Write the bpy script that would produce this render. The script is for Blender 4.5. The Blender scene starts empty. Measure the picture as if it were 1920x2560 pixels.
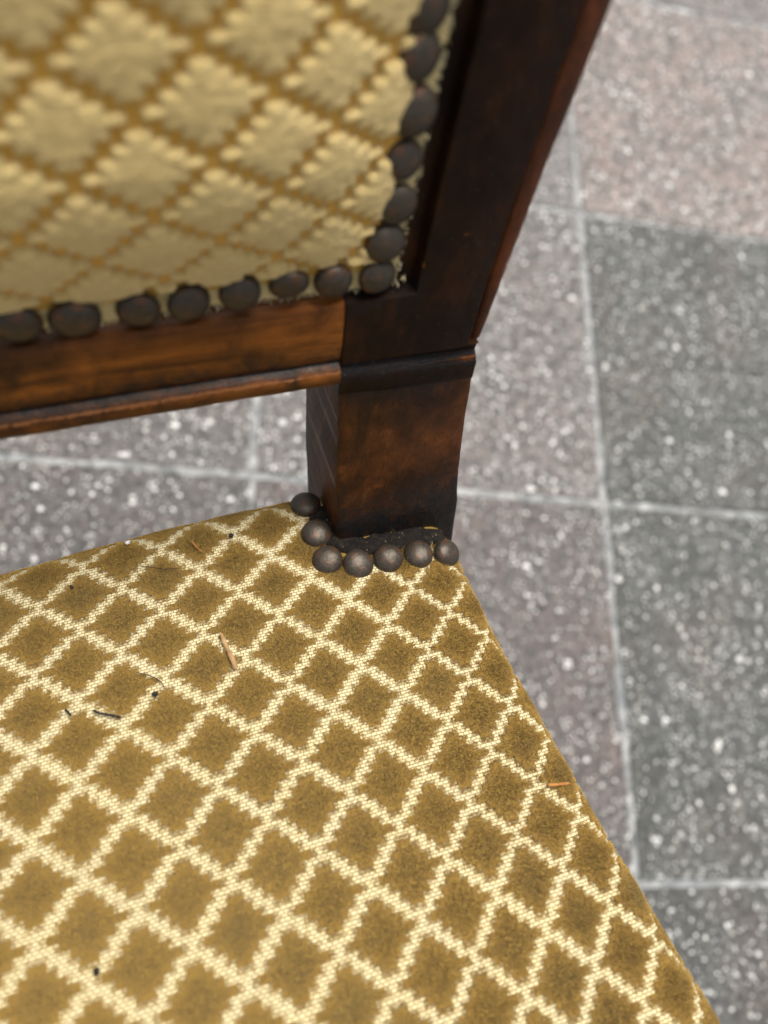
import bpy, bmesh, math, random
import numpy as np
from mathutils import Matrix, Vector, noise

random.seed(7)
rng = np.random.default_rng(11)
scene = bpy.context.scene
col = scene.collection
MM = 0.001
H = 0.7075                                    # camera height above the paving (m)

# ------------------------------------------------------------------ camera
F_PX = 2026.99                                # focal length in pixels of the 1920 x 2560 photograph
CW = np.array([[0.9403440716, 0.2014552652, -0.2741692965],
               [-0.2714843013, 0.9299989803, -0.2477865427],
               [0.2050592625, 0.3074372663, 0.9292109697]])
cam = bpy.data.objects.new('camera', bpy.data.cameras.new('camera'))
col.objects.link(cam)
cam.matrix_world = Matrix([[*CW[0], 0], [*CW[1], 0], [*CW[2], H], [0, 0, 0, 1]])
cam.data.sensor_fit = 'VERTICAL'
cam.data.sensor_height = 36
cam.data.lens = F_PX / 2560 * 36
cam.data.clip_start = 0.01
cam.data.clip_end = 300
cam.data.dof.use_dof = True
cam.data.dof.focus_distance = 0.292
cam.data.dof.aperture_fstop = 5.8
scene.camera = cam

# ------------------------------------------------------------------ light: bright overcast, soft sun from behind the chair
SUN_DIR = Vector((0.20, 0.20, 0.96)).normalized()
world = bpy.data.worlds.new('World')
scene.world = world
world.use_nodes = True
wn = world.node_tree
bg = wn.nodes['Background']
sky = wn.nodes.new('ShaderNodeTexSky')
sky.sky_type = 'NISHITA'
sky.sun_disc = False
sky.sun_elevation = math.asin(SUN_DIR.z)
sky.sun_rotation = math.atan2(SUN_DIR.x, SUN_DIR.y)
sky.dust_density = 6.0
sky.air_density = 1.0
sky.ozone_density = 0.3
hs_ = wn.nodes.new('ShaderNodeHueSaturation')          # cloud cover greys the sky
hs_.inputs['Saturation'].default_value = 0.35
wn.links.new(sky.outputs[0], hs_.inputs['Color'])
wn.links.new(hs_.outputs[0], bg.inputs[0])
bg.inputs[1].default_value = 0.10
sun = bpy.data.objects.new('sun', bpy.data.lights.new('sun', 'SUN'))
col.objects.link(sun)
sun.data.energy = 2.4
sun.data.angle = math.radians(25)
sun.data.color = (1.0, 0.955, 0.88)
sun.rotation_euler = (-SUN_DIR).to_track_quat('-Z', 'Y').to_euler()
scene.view_settings.view_transform = 'Standard'
scene.view_settings.look = 'None'
scene.view_settings.gamma = 1
scene.view_settings.exposure = 0.52
scene.render.resolution_x, scene.render.resolution_y = 768, 1024


# ------------------------------------------------------------------ helpers
def link(name, me, mat=None, parent=None, label=None, cat=None, group=None, kind=None):
    o = bpy.data.objects.new(name, me)
    col.objects.link(o)
    if mat is not None and me is not None and not me.materials:
        me.materials.append(mat)
    if parent is not None:
        o.parent = parent
        o.matrix_parent_inverse = PINV(parent)
    for k, v in (('label', label), ('category', cat), ('group', group), ('kind', kind)):
        if v:
            o[k] = v
    return o


def PINV(p):
    m = Matrix.Identity(4)
    while p is not None:
        m = m @ p.matrix_basis.inverted() if p.parent is None else m @ (p.matrix_parent_inverse @ p.matrix_basis).inverted()
        p = p.parent
    return m


def mesh(name, verts, faces, smooth=None, uv=None):
    me = bpy.data.meshes.new(name)
    me.from_pydata([tuple(map(float, v)) for v in verts], [], [tuple(map(int, f)) for f in faces])
    if smooth is not None:
        me.polygons.foreach_set('use_smooth', [True] * len(me.polygons))
        if smooth < 179:
            me.set_sharp_from_angle(angle=math.radians(smooth))
    if uv is not None:
        l = me.uv_layers.new(name='UVMap')
        idx = np.empty(len(me.loops), dtype=np.int32)
        me.loops.foreach_get('vertex_index', idx)
        l.data.foreach_set('uv', np.asarray(uv, dtype=np.float32)[idx].ravel())
    me.update()
    return me


def attr(me, name, vals):
    a = me.attributes.new(name, 'FLOAT', 'POINT')
    a.data.foreach_set('value', np.asarray(vals, dtype=np.float32))


def ray(px, py):
    return CW @ np.array([(px - 960) / F_PX, -(py - 1280) / F_PX, -1.0])


# ------------------------------------------------------------------ materials
class NT:
    def __init__(s, name):
        s.m = bpy.data.materials.new(name)
        s.m.use_nodes = True
        s.t = s.m.node_tree
        s.b = s.t.nodes['Principled BSDF']

    def n(s, typ, **kw):
        nd = s.t.nodes.new('ShaderNode' + typ)
        for k, v in kw.items():
            if k.startswith('i_'):
                nd.inputs[k[2:].replace('_', ' ')].default_value = v
            else:
                setattr(nd, k, v)
        return nd

    def l(s, a, b):
        s.t.links.new(a, b)

    def setin(s, nd, key, v):
        if hasattr(v, 'is_linked') or isinstance(v, bpy.types.NodeSocket):
            s.l(v, nd.inputs[key])
        else:
            nd.inputs[key].default_value = v

    def ramp(s, fac, stops):
        r = s.n('ValToRGB')
        s.l(fac, r.inputs[0])
        e = r.color_ramp.elements
        while len(e) < len(stops):
            e.new(0.5)
        for el, (p, c) in zip(e, stops):
            el.position = p
            el.color = c if len(c) == 4 else (*c, 1)
        return r.outputs[0]

    def mix(s, fac, a, b, mode='MIX'):
        x = s.n('MixRGB', blend_type=mode)
        for i, v in enumerate((fac, a, b)):
            if isinstance(v, bpy.types.NodeSocket):
                s.l(v, x.inputs[i])
            elif i == 0:
                x.inputs[0].default_value = v
            else:
                x.inputs[i].default_value = (*v, 1)
        return x.outputs[0]

    def math(s, op, a, b=None, c=None):
        x = s.n('Math', operation=op)
        for i, v in enumerate((a, b, c)):
            if v is None:
                continue
            if isinstance(v, bpy.types.NodeSocket):
                s.l(v, x.inputs[i])
            else:
                x.inputs[i].default_value = v
        return x.outputs[0]

    def noise(s, vec, scale, detail=4, rough=0.6, dist=0.0):
        x = s.n('TexNoise')
        x.inputs['Scale'].default_value = scale
        x.inputs['Detail'].default_value = detail
        x.inputs['Roughness'].default_value = rough
        x.inputs['Distortion'].default_value = dist
        s.l(vec, x.inputs['Vector'])
        return x.outputs['Fac']

    def mapping(s, vec, scale=(1, 1, 1), rot=(0, 0, 0), loc=(0, 0, 0)):
        x = s.n('Mapping')
        x.inputs['Scale'].default_value = scale
        x.inputs['Rotation'].default_value = rot
        x.inputs['Location'].default_value = loc
        s.l(vec, x.inputs['Vector'])
        return x.outputs[0]

    def obj(s):
        return s.n('TexCoord').outputs['Object']

    def bump(s, h, strength=0.5, dist=0.001, prev=None):
        x = s.n('Bump')
        x.inputs['Strength'].default_value = strength
        x.inputs['Distance'].default_value = dist
        s.l(h, x.inputs['Height'])
        if prev is not None:
            s.l(prev, x.inputs['Normal'])
        return x.outputs[0]

    def out(s, color=None, rough=None, normal=None, spec=None, sheen=None):
        if color is not None:
            s.setin(s.b, 'Base Color', color)
        if rough is not None:
            s.setin(s.b, 'Roughness', rough)
        if normal is not None:
            s.l(normal, s.b.inputs['Normal'])
        if spec is not None:
            s.b.inputs['Specular IOR Level'].default_value = spec
        if sheen is not None:
            s.b.inputs['Sheen Weight'].default_value = sheen
            s.b.inputs['Sheen Roughness'].default_value = 0.5
        return s.m


def mat_wood(name, dark, mid, light, axis, rough=0.42, light_amount=0.5, spec=0.25):
    """stained, worn wood with grain along `axis`; vertex attributes wear / grime show bare wood and old black finish"""
    t = NT(name)
    o = t.obj()
    sc = [150, 150, 150]
    sc['xyz'.index(axis)] = 7
    g = t.noise(t.mapping(o, tuple(sc)), 1.0, 6, 0.65, 0.6)
    sc2 = [900, 900, 900]
    sc2['xyz'.index(axis)] = 45
    fine = t.noise(t.mapping(o, tuple(sc2)), 1.0, 3, 0.6)
    blot = t.noise(o, 55, 5, 0.65, 0.4)
    big = t.noise(t.mapping(o, (1, 1, 1), loc=(3.1, 1.7, 0.4)), 26, 4, 0.6)
    c = t.ramp(g, [(0.30, dark), (0.52, mid), (0.72, light)])
    c = t.mix(t.ramp(blot, [(0.42, (0, 0, 0)), (0.66, (1, 1, 1))]), c, dark)
    c = t.mix(t.math('MULTIPLY', t.ramp(big, [(0.5, (0, 0, 0)), (0.7, (1, 1, 1))]), light_amount), c, light)
    c = t.mix(t.math('MULTIPLY', t.ramp(fine, [(0.5, (0, 0, 0)), (0.75, (1, 1, 1))]), 0.45), c, (dark[0] * .4, dark[1] * .4, dark[2] * .4))
    w = t.n('Attribute', attribute_name='wear_highlight').outputs['Fac']
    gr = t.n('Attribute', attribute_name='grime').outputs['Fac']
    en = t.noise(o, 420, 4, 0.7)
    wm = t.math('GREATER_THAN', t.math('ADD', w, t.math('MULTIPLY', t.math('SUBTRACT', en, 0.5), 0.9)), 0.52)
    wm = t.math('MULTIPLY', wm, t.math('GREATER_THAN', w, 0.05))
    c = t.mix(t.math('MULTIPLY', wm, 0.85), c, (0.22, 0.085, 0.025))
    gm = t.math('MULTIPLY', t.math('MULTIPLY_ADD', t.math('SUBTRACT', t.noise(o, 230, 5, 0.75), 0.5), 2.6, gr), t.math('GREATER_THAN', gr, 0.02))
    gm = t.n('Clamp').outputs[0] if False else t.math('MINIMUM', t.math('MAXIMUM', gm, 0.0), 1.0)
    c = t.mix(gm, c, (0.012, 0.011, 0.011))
    # pale scratches and dust specks
    vs = t.n('TexVoronoi')
    vs.inputs['Scale'].default_value = 520
    t.l(t.mapping(o, (1, 1, 1)), vs.inputs['Vector'])
    sp = t.math('LESS_THAN', vs.outputs['Distance'], 0.07)
    sp = t.math('MULTIPLY', sp, t.math('GREATER_THAN', t.noise(o, 75, 2, 0.5), 0.5))
    c = t.mix(t.math('MULTIPLY', sp, 0.6), c, (0.25, 0.2, 0.15))
    r = t.math('MULTIPLY_ADD', blot, 0.35, rough - 0.15)
    hgt = t.math('ADD', t.math('MULTIPLY', fine, 0.5), t.math('ADD', t.math('MULTIPLY', g, 0.6), t.math('MULTIPLY', t.noise(o, 330, 4, 0.7), t.math('MULTIPLY_ADD', gr, 2.2, 0.5))))
    return t.out(c, r, t.bump(hgt, 0.38, 0.0006), spec=spec)


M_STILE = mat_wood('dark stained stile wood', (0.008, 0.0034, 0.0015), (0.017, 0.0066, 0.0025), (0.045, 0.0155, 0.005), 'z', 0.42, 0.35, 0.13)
M_FOOT = mat_wood('worn brown stile foot wood', (0.021, 0.0088, 0.0034), (0.060, 0.021, 0.0068), (0.155, 0.050, 0.0115), 'z', 0.40, 0.55, 0.2)
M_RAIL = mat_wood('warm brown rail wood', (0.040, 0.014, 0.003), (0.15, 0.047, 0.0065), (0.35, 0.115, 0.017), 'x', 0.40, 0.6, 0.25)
M_BEAD = mat_wood('reddish bead wood', (0.022, 0.007, 0.003), (0.070, 0.019, 0.006), (0.15, 0.042, 0.011), 'z', 0.44, 0.5)


def mat_weave(name, c1, c2, hole):
    """cream cloth: short stitches in rows (UV in millimetres)"""
    t = NT(name)
    uv = t.n('UVMap').outputs[0]
    wob = t.n('TexNoise')
    wob.inputs['Scale'].default_value = 0.35
    t.l(uv, wob.inputs['Vector'])
    v = t.n('VectorMath', operation='SCALE')
    sub = t.n('VectorMath', operation='SUBTRACT')
    t.l(wob.outputs['Color'], sub.inputs[0])
    sub.inputs[1].default_value = (.5, .5, .5)
    t.l(sub.outputs[0], v.inputs[0])
    v.inputs['Scale'].default_value = 0.5
    ad = t.n('VectorMath', operation='ADD')
    t.l(uv, ad.inputs[0])
    t.l(v.outputs[0], ad.inputs[1])
    p = t.mapping(ad.outputs[0], (1, 1, 1), rot=(0, 0, 0.0))
    br = t.n('TexBrick', offset=0.5, squash=1.0)
    br.inputs['Scale'].default_value = 1
    br.inputs['Brick Width'].default_value = 1.9
    br.inputs['Row Height'].default_value = 1.08
    br.inputs['Mortar Size'].default_value = 0.22
    br.inputs['Mortar Smooth'].default_value = 0.9
    br.inputs['Color1'].default_value = (*c1, 1)
    br.inputs['Color2'].default_value = (*c2, 1)
    br.inputs['Mortar'].default_value = (*hole, 1)
    t.l(p, br.inputs['Vector'])
    st = t.noise(uv, 0.05, 3, 0.6)
    c = t.mix(t.math('MULTIPLY', t.ramp(st, [(0.45, (0, 0, 0)), (0.7, (1, 1, 1))]), 0.28), br.outputs['Color'], (0.50, 0.47, 0.36))
    fuzz = t.noise(uv, 2.4, 3, 0.7)
    c = t.mix(0.22, c, t.ramp(fuzz, [(0.3, hole), (0.7, (0.85, 0.78, 0.52))]))
    h = t.math('SUBTRACT', 1.0, br.outputs['Fac'])
    h = t.math('MULTIPLY_ADD', fuzz, 0.35, h)
    return t.out(c, 0.9, t.bump(h, 0.9, 0.00035), spec=0.12, sheen=0.2)


M_WEAVE = mat_weave('cream woven cloth', (0.79, 0.70, 0.41), (0.72, 0.62, 0.33), (0.28, 0.185, 0.065))


def mat_pile(name, dark, light, transl, tint):
    """velvet fibres: colour differs from fibre to fibre, a little light passes through them"""
    t = NT(name)
    geo = t.n('NewGeometry')
    o = t.obj()
    big = t.noise(o, 60, 3, 0.6)
    c = t.ramp(geo.outputs['Random Per Island'], [(0.0, dark), (0.8, light), (1.0, (min(1, light[0] * 1.5), min(1, light[1] * 1.5), min(1, light[2] * 1.7)))])
    c = t.mix(t.math('MULTIPLY', big, 0.35), c, dark)
    tuft = t.noise(o, 520, 3, 0.7)
    c = t.mix(t.ramp(tuft, [(0.40, (0.4, 0.4, 0.4)), (0.58, (0, 0, 0))]), c, (dark[0] * .75, dark[1] * .75, dark[2] * .75))
    dust = t.noise(t.mapping(o, (1, 1, 1), loc=(4.2, 1.1, 0)), 22, 3, 0.6)
    c = t.mix(t.ramp(dust, [(0.45, (0, 0, 0)), (0.68, (0.42, 0.42, 0.42))]), c, (0.30, 0.24, 0.135))
    tp = t.n('Attribute', attribute_name='tip_light').outputs['Fac']
    c = t.mix(t.math('MINIMUM', t.math('MULTIPLY', t.math('MAXIMUM', tp, 0.0), 0.42), 0.85), c, (light[0] * 1.55, light[1] * 1.62, light[2] * 1.9))  # paints scattered light into the fibre colour
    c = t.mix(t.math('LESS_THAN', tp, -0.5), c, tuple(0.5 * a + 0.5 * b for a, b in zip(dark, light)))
    t.out(c, 0.75, None, spec=0.2, sheen=0.35)
    t.b.inputs['Sheen Tint'].default_value = (1.0, 0.9, 0.62, 1)
    tr = t.n('BsdfTranslucent')
    t.l(t.mix(1.0, c, tint, 'MULTIPLY') if False else c, tr.inputs['Color'])
    mx = t.n('MixShader')
    mx.inputs[0].default_value = transl
    t.l(t.b.outputs[0], mx.inputs[1])
    t.l(tr.outputs[0], mx.inputs[2])
    t.l(mx.outputs[0], t.t.nodes['Material Output'].inputs['Surface'])
    return t.m


M_PILE = mat_pile('golden brown velvet pile', (0.200, 0.120, 0.022), (0.49, 0.320, 0.078), 0.32, (1, .9, .5))
M_PALE = mat_pile('pale straw velvet pile', (0.60, 0.455, 0.19), (0.86, 0.72, 0.40), 0.3, (1, .9, .6))
M_FRAY = mat_pile('cream frayed threads', (0.55, 0.42, 0.18), (0.85, 0.76, 0.46), 0.3, (1, .95, .7))

t = NT('gold ground cloth')
uvn = t.n('UVMap').outputs[0]
ns = t.noise(uvn, 0.6, 4, 0.6)
rib = t.n('TexWave', wave_type='BANDS', bands_direction='Y')
rib.inputs['Scale'].default_value = 0.4
t.l(uvn, rib.inputs['Vector'])
c = t.ramp(ns, [(0.3, (0.56, 0.31, 0.052)), (0.7, (0.74, 0.44, 0.085))])
ed = t.n('Attribute', attribute_name='edge').outputs['Fac']
edm = t.math('GREATER_THAN', t.math('MULTIPLY_ADD', t.math('SUBTRACT', t.noise(uvn, 0.5, 3, 0.6), 0.5), 0.9, ed), 0.5)
c = t.mix(edm, c, (0.66, 0.54, 0.26))
M_GOLD = t.out(c, 0.9, t.bump(t.math('ADD', ns, t.math('MULTIPLY', t.noise(uvn, 2.2, 2, 0.6), 0.8)), 0.7, 0.0005), spec=0.1, sheen=0.2)

t = NT('dark antiqued nail metal')
o_ = t.obj()
nn = t.noise(o_, 620, 5, 0.7)
rnd = t.n('ObjectInfo').outputs['Random']
c = t.mix(t.math('MULTIPLY', t.ramp(nn, [(0.35, (0, 0, 0)), (0.75, (1, 1, 1))]), 0.7), (0.048, 0.040, 0.031), (0.105, 0.083, 0.062))
c = t.mix(t.math('MULTIPLY', t.math('GREATER_THAN', t.noise(t.mapping(o_, (1, 1, 1), loc=(5, 2, 1)), 330, 4, 0.7), 0.60), 0.7), c, (0.14, 0.06, 0.028))
t.b.inputs['Metallic'].default_value = 0.5
M_NAIL = t.out(c, t.math('MULTIPLY_ADD', nn, 0.35, 0.22), t.bump(nn, 0.5, 0.0004), spec=0.4)

# stone paving: colour comes per slab (object colour), grains and mottling from the material
t = NT('flamed stone')
o_ = t.n('TexCoord').outputs['Object']
oi = t.n('ObjectInfo')
off = t.n('VectorMath', operation='MULTIPLY_ADD')
cv = t.n('CombineXYZ')
for i in range(3):
    t.l(oi.outputs['Random'], cv.inputs[i])
t.l(cv.outputs[0], off.inputs[0])
off.inputs[1].default_value = (17.0, 31.0, 9.0)
t.l(o_, off.inputs[2])
p = off.outputs[0]
mot = t.noise(p, 14, 6, 0.65, 0.3)
med = t.noise(p, 120, 4, 0.7)
base = oi.outputs['Color']
pink = t.noise(t.mapping(p, loc=(2, 7, 1)), 9, 4, 0.6)
c = t.mix(t.ramp(pink, [(0.5, (0, 0, 0)), (0.72, (0.4, 0.4, 0.4))]), base, (0.20, 0.13, 0.108))
c = t.mix(t.ramp(mot, [(0.4, (0, 0, 0)), (0.65, (0.5, 0.5, 0.5))]), c, (0.12, 0.122, 0.12))
c = t.mix(t.math('MULTIPLY', t.ramp(med, [(0.42, (1, 1, 1)), (0.56, (0, 0, 0))]), 0.8), c, (0.036, 0.036, 0.035))
lm = t.noise(t.mapping(p, loc=(9, 4, 2)), 150, 3, 0.7)
c = t.mix(t.ramp(lm, [(0.54, (0, 0, 0)), (0.66, (0.25, 0.25, 0.25))]), c, (0.36, 0.36, 0.35))
for sc_, lo, amt, cc in ((520, 0.70, 0.4, (0.30, 0.30, 0.29)), (240, 0.66, 0.8, (0.015, 0.015, 0.015)), (360, 0.835, 1.0, (0.66, 0.66, 0.64)), (230, 0.915, 1.0, (0.74, 0.74, 0.71)), (150, 0.985, 1.0, (0.80, 0.80, 0.77))):
    vo = t.n('TexVoronoi')
    vo.inputs['Scale'].default_value = sc_
    t.l(t.mapping(p, loc=(sc_, 3, 1)), vo.inputs['Vector'])
    sep = t.n('SeparateColor')
    t.l(vo.outputs['Color'], sep.inputs[0])
    spk = t.math('MULTIPLY', t.math('GREATER_THAN', t.math('MULTIPLY_ADD', t.math('SUBTRACT', mot, 0.5), 0.3, sep.outputs[0]), lo), t.math('LESS_THAN', vo.outputs['Distance'], t.math('MULTIPLY_ADD', sep.outputs[1], 0.35, 0.2)))
    c = t.mix(t.math('MULTIPLY', spk, t.math('MULTIPLY_ADD', sep.outputs[2], 0.5, amt - 0.4)), c, cc)
hgt = t.math('ADD', t.math('MULTIPLY', med, 1.0), t.math('MULTIPLY', t.noise(p, 420, 3, 0.6), 0.6))
M_STONE = t.out(c, t.math('MULTIPLY_ADD', med, 0.35, 0.42), t.bump(hgt, 0.8, 0.002), spec=0.5)

t = NT('pale mortar')
o_ = t.obj()
n1 = t.noise(o_, 60, 5, 0.7)
n2 = t.noise(o_, 9, 3, 0.6)
c = t.ramp(n1, [(0.34, (0.085, 0.095, 0.10)), (0.64, (0.46, 0.465, 0.455))])
c = t.mix(t.ramp(n2, [(0.5, (0, 0, 0)), (0.68, (0.7, 0.7, 0.7))]), c, (0.17, 0.19, 0.20))
M_MORTAR = t.out(c, 0.9, t.bump(n1, 0.6, 0.002), spec=0.2)

# ------------------------------------------------------------------ paving
S = 0.35                                      # slab size
GYAW = 0.28675
GX, GY = -0.5277506628 * H, -0.8706229537 * H
cgy, sgy = math.cos(GYAW), math.sin(GYAW)


def grid_world(gx, gy):
    x, y = gx - GX, gy - GY
    return (cgy * x + sgy * y, -sgy * x + cgy * y)


me = mesh('ground', [(-40, -40, -0.0015), (40, -40, -0.0015), (40, 40, -0.0015), (-40, 40, -0.0015)], [(0, 1, 2, 3)])
ground = link('ground', me, M_MORTAR, kind='structure')


def slab_mesh(seed):
    r = random.Random(seed)
    hw = S / 2 - 0.0022
    n = 14
    loop = []
    for sx, sy, dx, dy in ((-1, -1, 1, 0), (1, -1, 0, 1), (1, 1, -1, 0), (-1, 1, 0, -1)):
        for k in range(n):
            s_ = -1 + 2 * k / n
            x = sx * hw if dx == 0 else dx * s_ * hw
            y = sy * hw if dy == 0 else dy * s_ * hw
            nx, ny = (0, sy) if dx else (sx, 0)
            j = r.gauss(0, 0.0007) - (0.0016 if r.random() < 0.10 else 0)
            if k == 0:
                j = -0.001
            loop.append((x + nx * j, y + ny * j))
    L = len(loop)
    v = [(x, y, -0.02) for x, y in loop] + [(x, y, -0.0016 + r.gauss(0, .0002)) for x, y in loop]
    v += [(x * (1 - 0.0022 / hw), y * (1 - 0.0022 / hw), 0) for x, y in loop]
    f = []
    for a in (0, 1):
        for k in range(L):
            k2 = (k + 1) % L
            f.append((a * L + k, a * L + k2, (a + 1) * L + k2, (a + 1) * L + k))
    f.append(tuple(range(2 * L, 3 * L)))
    return mesh('paving_slab', v, f)


slabs = [slab_mesh(s) for s in range(4)]
GREY, GREY2 = (0.052, 0.058, 0.048), (0.055, 0.058, 0.052)
PINK, WARM, PURP = (0.28, 0.222, 0.20), (0.165, 0.143, 0.136), (0.112, 0.088, 0.084)
slab_cols = {(0, 0): PINK, (0, 1): (0.21, 0.185, 0.175), (0, -1): GREY, (0, -2): GREY, (0, -3): GREY2,
             (-1, 1): WARM, (-1, 0): (0.19, 0.175, 0.17), (-1, -1): WARM, (-1, -2): PURP, (-1, -3): PURP,
             (-2, -1): (0.125, 0.11, 0.106), (-2, -2): (0.095, 0.080, 0.076), (-2, 0): WARM, (1, 0): PINK, (1, -1): GREY2, (1, -2): GREY, (1, 1): WARM}
rs = random.Random(3)
for i in range(-7, 8):
    for k in range(-7, 11):
        x, y = grid_world((i + .5) * S, (k + .5) * S)
        m_ = rs.choice(slabs)
        o = link('paving_slab', m_, M_STONE, ground)
        o.location = (x, y, rs.gauss(0, 0.0005))
        o.rotation_euler = (0, 0, -GYAW + rs.choice((0, math.pi / 2, math.pi, -math.pi / 2)) + rs.gauss(0, 0.001))
        c_ = slab_cols.get((i, k), rs.choice((GREY, PINK, WARM, PURP)))
        o.color = (*c_, 1)

# ------------------------------------------------------------------ the chair: frames of reference (millimetres from the camera point)
CAMP = np.array([0, 0, H])


def W(p):
    return np.asarray(p) * MM + CAMP


SO = np.array([34.718458, 4.076845, -271.710809])      # a point on the seat top
SL = -0.284166
cs, ss = math.cos(SL), math.sin(SL)
RX = np.array([[1, 0, 0], [0, cs, -ss], [0, ss, cs]])
Q = (0.86869e-3, 0.82977e-3, 0.18089e-3)


def sat(tt, R=130.0):
    return 2 * R * R * (np.sqrt(1 + (tt / R) ** 2) - 1)


def crown(x, y):
    xl = np.where(x < -125, -125 + (x + 125) * 0.35, x)
    return -(Q[0] * sat(xl) + Q[1] * sat(y) + Q[2] * np.clip(xl, -110, 110) * np.clip(y, -110, 110))


R_EDGE = 9.5
CX = -103.0 - SO[0]                             # chair centre line in seat coordinates


def right_edge(y):
    y = np.asarray(y, float)
    return np.interp(-y, [-110, -53, -43, -18, -1, 21, 38, 49, 65, 79, 88, 104, 114, 250, 340], [74.5, 74.5, 74.8, 75, 76.5, 79.2, 81.5, 82.6, 85.8, 88.6, 90, 93.6, 95.6, 122, 140]) - 6.4


REAR = 88.1


def rear_edge(x):
    return np.interp(x, [-420, -95, 15], [83.6, 84.1, 88.1])


FRONT = -290.0


def seat_surf(x, y, lift=0.0):
    """flat cloth coordinates -> point on the upholstered seat (mm); the cloth rolls over the edges"""
    x = np.asarray(x, float)
    y = np.asarray(y, float)
    er = right_edge(y)
    el = 2 * CX - er
    dx = np.where(x > er, x - er, np.where(x < el, x - el, 0.0))
    re_ = rear_edge(x)
    dy = np.where(y > re_, y - re_, np.where(y < FRONT, y - FRONT, 0.0))
    d = np.hypot(dx, dy) + 1e-9
    q = np.minimum(d / R_EDGE, math.pi / 2)
    outw = R_EDGE * np.sin(q) + np.maximum(d - R_EDGE * math.pi / 2, 0) * 0.03
    drop = R_EDGE * (1 - np.cos(q)) + np.maximum(d - R_EDGE * math.pi / 2, 0)
    fx = x - dx + outw * dx / d
    fy = y - dy + outw * dy / d
    z = crown(fx, fy)
    p = np.stack([fx, fy, z], -1) @ RX.T + SO
    p[..., 2] -= drop
    return p


def seat_frame(x, y):
    e = 0.4
    p = seat_surf(x, y)
    a = seat_surf(x + e, y) - p
    b = seat_surf(x, y + e) - p
    n = np.cross(a, b)
    n /= np.linalg.norm(n, axis=-1, keepdims=True) + 1e-12
    return p, n


def seat_hit(px, py):
    r = ray(px, py)
    dd, oo = RX.T @ r, RX.T @ SO
    tt = oo[2] / dd[2]
    for _ in range(40):
        q_ = dd * tt - oo
        tt = (oo[2] + float(crown(q_[0], q_[1]))) / dd[2]
    return (dd * tt - oo)[:2]


# pattern repeat of the cloth -> flat seat coordinates
LC = np.array([2.653846, 2.711538])
LP = [(0, 0), (0, 1), (0, 2), (1, 0), (1, 1), (2, 0)]
LK = np.array([[0.466518, 0.389457], [-2.693863, -26.669725], [0.263058, -0.194301], [25.994533, -0.159177], [-0.067719, 0.089241], [-0.459979, 0.038598]])


def seat_lat(u, w):
    u = np.asarray(u, float) - LC[0]
    w = np.asarray(w, float) - LC[1]
    uc, wc = np.clip(u, -4.2, 4.2), np.clip(w, -3.4, 4.6)
    out = 0
    for (a, b), k in zip(LP, LK):
        if a + b < 2:
            out = out + (u ** a * w ** b)[..., None] * k
        else:
            out = out + (uc ** a * wc ** b)[..., None] * k
    return out


LA = np.linalg.inv(np.array([[25.994533, -2.693863], [-0.159177, -26.669725]]))

root = bpy.data.objects.new('upholstered_chair', None)
col.objects.link(root)
root.location = (-0.07, -0.06, 0)
root['label'] = 'dark brown wooden chair upholstered in gold diamond-patterned velvet with metal nail trim'
root['category'] = 'chair'

# ------------------------------------------------------------------ seat cloth
xs = np.concatenate([np.linspace(2 * CX - 160, -130, 60), np.arange(-126, 152, 2.0)])
ys = np.concatenate([np.arange(160, -150, -2.0), np.linspace(-154, -360, 50)])
XX, YY = np.meshgrid(xs, ys)
tX, tY = XX.copy(), YY.copy()
eR = right_edge(np.clip(YY, FRONT, REAR))
eL = 2 * CX - eR
# cloth reaches 45 mm down each side
tX = np.clip(XX, eL - 55, eR + 55)
tY = np.clip(YY, FRONT - 55, REAR + 55)
pts = seat_surf(tX, tY)
wav = np.array([[noise.noise((x * .02, y * .02, 0.0)) for x in xs] for y in ys])
pts[..., 2] += 0.5 * wav
ny_, nx_ = XX.shape
V = W(pts.reshape(-1, 3))
fc = [(a * nx_ + b, (a + 1) * nx_ + b, (a + 1) * nx_ + b + 1, a * nx_ + b + 1) for a in range(ny_ - 1) for b in range(nx_ - 1)]
uv = (np.stack([tX.ravel(), tY.ravel()], -1) @ LA.T) * 26.0
seat = link('seat_cushion', mesh('seat_cushion', V, fc, 180, uv), M_WEAVE, root)

ROWS = range(-3, 4)
FRAC = np.array([1.0, 0.69, 0.45, 0.23, 0.0])


def motif_rows(hu, hw):
    dl = hw / 3.5
    return [(r * dl, dl / 2, hu * FRAC[abs(r)]) for r in ROWS]


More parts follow.
